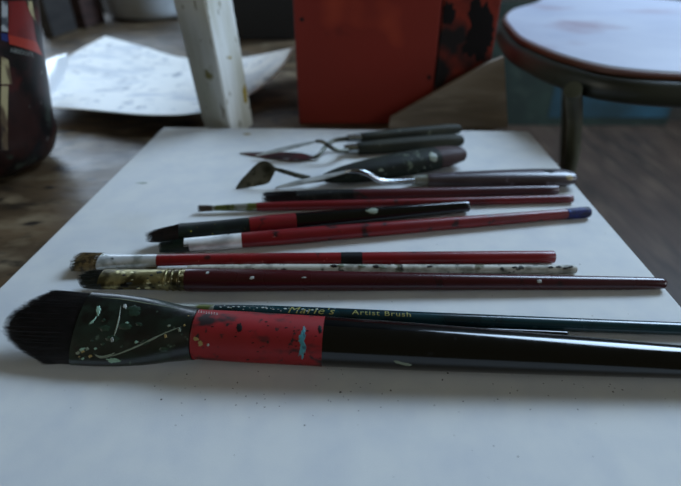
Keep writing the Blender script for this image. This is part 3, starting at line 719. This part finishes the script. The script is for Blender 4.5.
# stool, right
ST = .065
op = [(.2179, .6918), (.2000, .610), (.1905, .545), (.1914, .5052), (.1985, .4526), (.2146, .4108), (.2371, .3916), (.2672, .3817), (.31, .3755), (.40, .3735), (.50, .382), (.575, .415), (.615, .49), (.625, .60), (.61, .76), (.56, .90), (.46, .965), (.365, .93), (.315, .855), (.255, .775)]
outl = catmull(op, 5, True); sc_ = np.mean(outl, axis=0)
st = empty('stool', (sc_[0], sc_[1], 0), 'white-topped stool with rounded seat on dark metal tube frame, right of the board', 'stool')
def slab(name, k, z0, z1, m, rnd=.0015):
    rings = []
    for dk, z in ((rnd*1.2, z0), (0, z0+rnd), (0, z1-rnd), (rnd*1.2, z1)):
        rings.append([((p[0]-sc_[0])*(1-(dk+k)/.22), (p[1]-sc_[1])*(1-(dk+k)/.24), z) for p in outl])
    b = MB(); b.rings(rings); return b.build(name, m, st, sharp=30)
slab('seat', .004, ZB+ST-.004, ZB+ST, M['stool_top'])
slab('edging', 0, ZB+ST-.0065, ZB+ST-.0012, M['stool_edge'])
ringp = [np.array([p[0]-sc_[0], p[1]-sc_[1], ZB+ST-.0165]) for p in outl]
R = []; nn = len(ringp)
for i in range(nn):
    tg = ringp[(i+1) % nn]-ringp[i-1]; tg /= np.linalg.norm(tg); a = np.cross(tg, (0, 0, 1))
    R.append([ringp[i]+.0105*(a*math.cos(2*math.pi*k/14)*.8+np.array([0, 0, 1])*math.sin(2*math.pi*k/14)) for k in range(14)])
b = MB(); b.rings(R+[R[0]], cap=False); b.build('seat_ring', M['stool_ring'], st)
def leg(pts, r=.0105):
    path = catmull([np.array(p)-np.array([sc_[0], sc_[1], 0]) for p in pts], 8)
    b = MB(); b.rings(tube_rings(path, r, 14)); b.build('leg', M['stool_tube'], st)
zt = ZB+ST-.018
p1 = at(574, 86, .05); p2 = at(574, 130, -.005); p3 = at(566, 178, -.06)
leg([(p1[0], p1[1], zt), p2, p3, (p3[0]-.004, p3[1]+.02, ZB-.2), (p3[0]-.006, p3[1]+.02, 0)], .0072)
leg([(.316, .70, zt), (.383, .70, ZB-.25), (.42, .70, 0)], .0095)
leg([(.56, .44, zt), (.575, .43, .25), (.59, .42, 0)], .0095)
leg([(.605, .70, zt), (.67, .71, .25), (.75, .72, 0)], .0095)

# painting leaning at the back wall
pw0, pw1 = at(470, 125.5, -ZB), at(666, 125.5, -ZB); PW = pw1[0]-pw0[0]
pn = empty('painting', ((pw0[0]+pw1[0])/2, pw0[1], 0), 'small teal and dark green painting leaning on the back wall behind the stool', 'painting')
pn.rotation_euler = (math.radians(-4), 0, 0)
b = MB(); b.box(-PW/2, PW/2, .0, .003, .001, .42); b.build('canvas', M['field'], pn, False)
fx = atY(548, 118, pw0[1])[0]-(pw0[0]+pw1[0])/2
b = MB(); b.box(fx, PW/2-.004, -.0012, -.0001, .03, .24); b.build('painted_field', M['canvas'], pn, False, .0004)
b = MB(); b.box(-PW/2, PW/2, .003, .02, .001, .42); b.build('stretcher', M['canvas_edge'], pn, False)

# things at the back of the table
tc = at(145, 23, -.015)
tb = empty('tub', (tc[0]-.02, tc[1]+.10, TT), 'white enamel tub standing at the back of the table behind the sketch sheet', 'tub')
pr = catmull([(.074, 0), (.088, .004), (.098, .014), (.104, .05), (.108, .08), (.110, .10)], 4)
b = MB(); b.rings([[(r*math.cos(2*math.pi*k/48), r*math.sin(2*math.pi*k/48), z) for k in range(48)] for r, z in [tuple(p) for p in pr]+[(.107, .10)]+[(p[0]-.003, p[1]) for p in pr[::-1] if p[1] > .005]]); b.build('body', M['enamel'], tb)
b = MB(); b.rings(tube_rings([(0.1085*math.cos(2*math.pi*k/48), 0.1085*math.sin(2*math.pi*k/48), .101) for k in range(49)], .003, 8)); b.build('rim', M['enamel'], tb)
def block(name, label, cat, pl, pr_, depth, hgt, m, edge=None):
    a, c = at(*pl, -.015), at(*pr_, -.015); wdt = c[0]-a[0]
    t = empty(name, ((a[0]+c[0])/2, (a[1]+c[1])/2, TT), label, cat)
    b = MB(); b.box(-wdt/2, wdt/2, 0, depth, .0005, hgt); b.build('body', M[m], t, False, .002)
    if edge: b = MB(); b.box(-wdt/2-.006, -wdt/2-.0005, 0, depth, .0005, hgt); b.build('pale_edge', M[edge], t, False, .001)
    return t
block('wooden_block', 'dark umber wooden block at the back of the table just right of the jar', 'block', (38, 40), (60, 36), .10, .13, 'umber')
block('wooden_block', 'reddish-brown wooden block with pale left edge next to the white tub', 'block', (68, 30), (91, 27), .10, .13, 'brown', 'pinkgrey')
block('black_box', 'black box at the back of the table between easel post and red cabinet', 'box', (222, 40), (296, 40), .18, .13, 'dark')
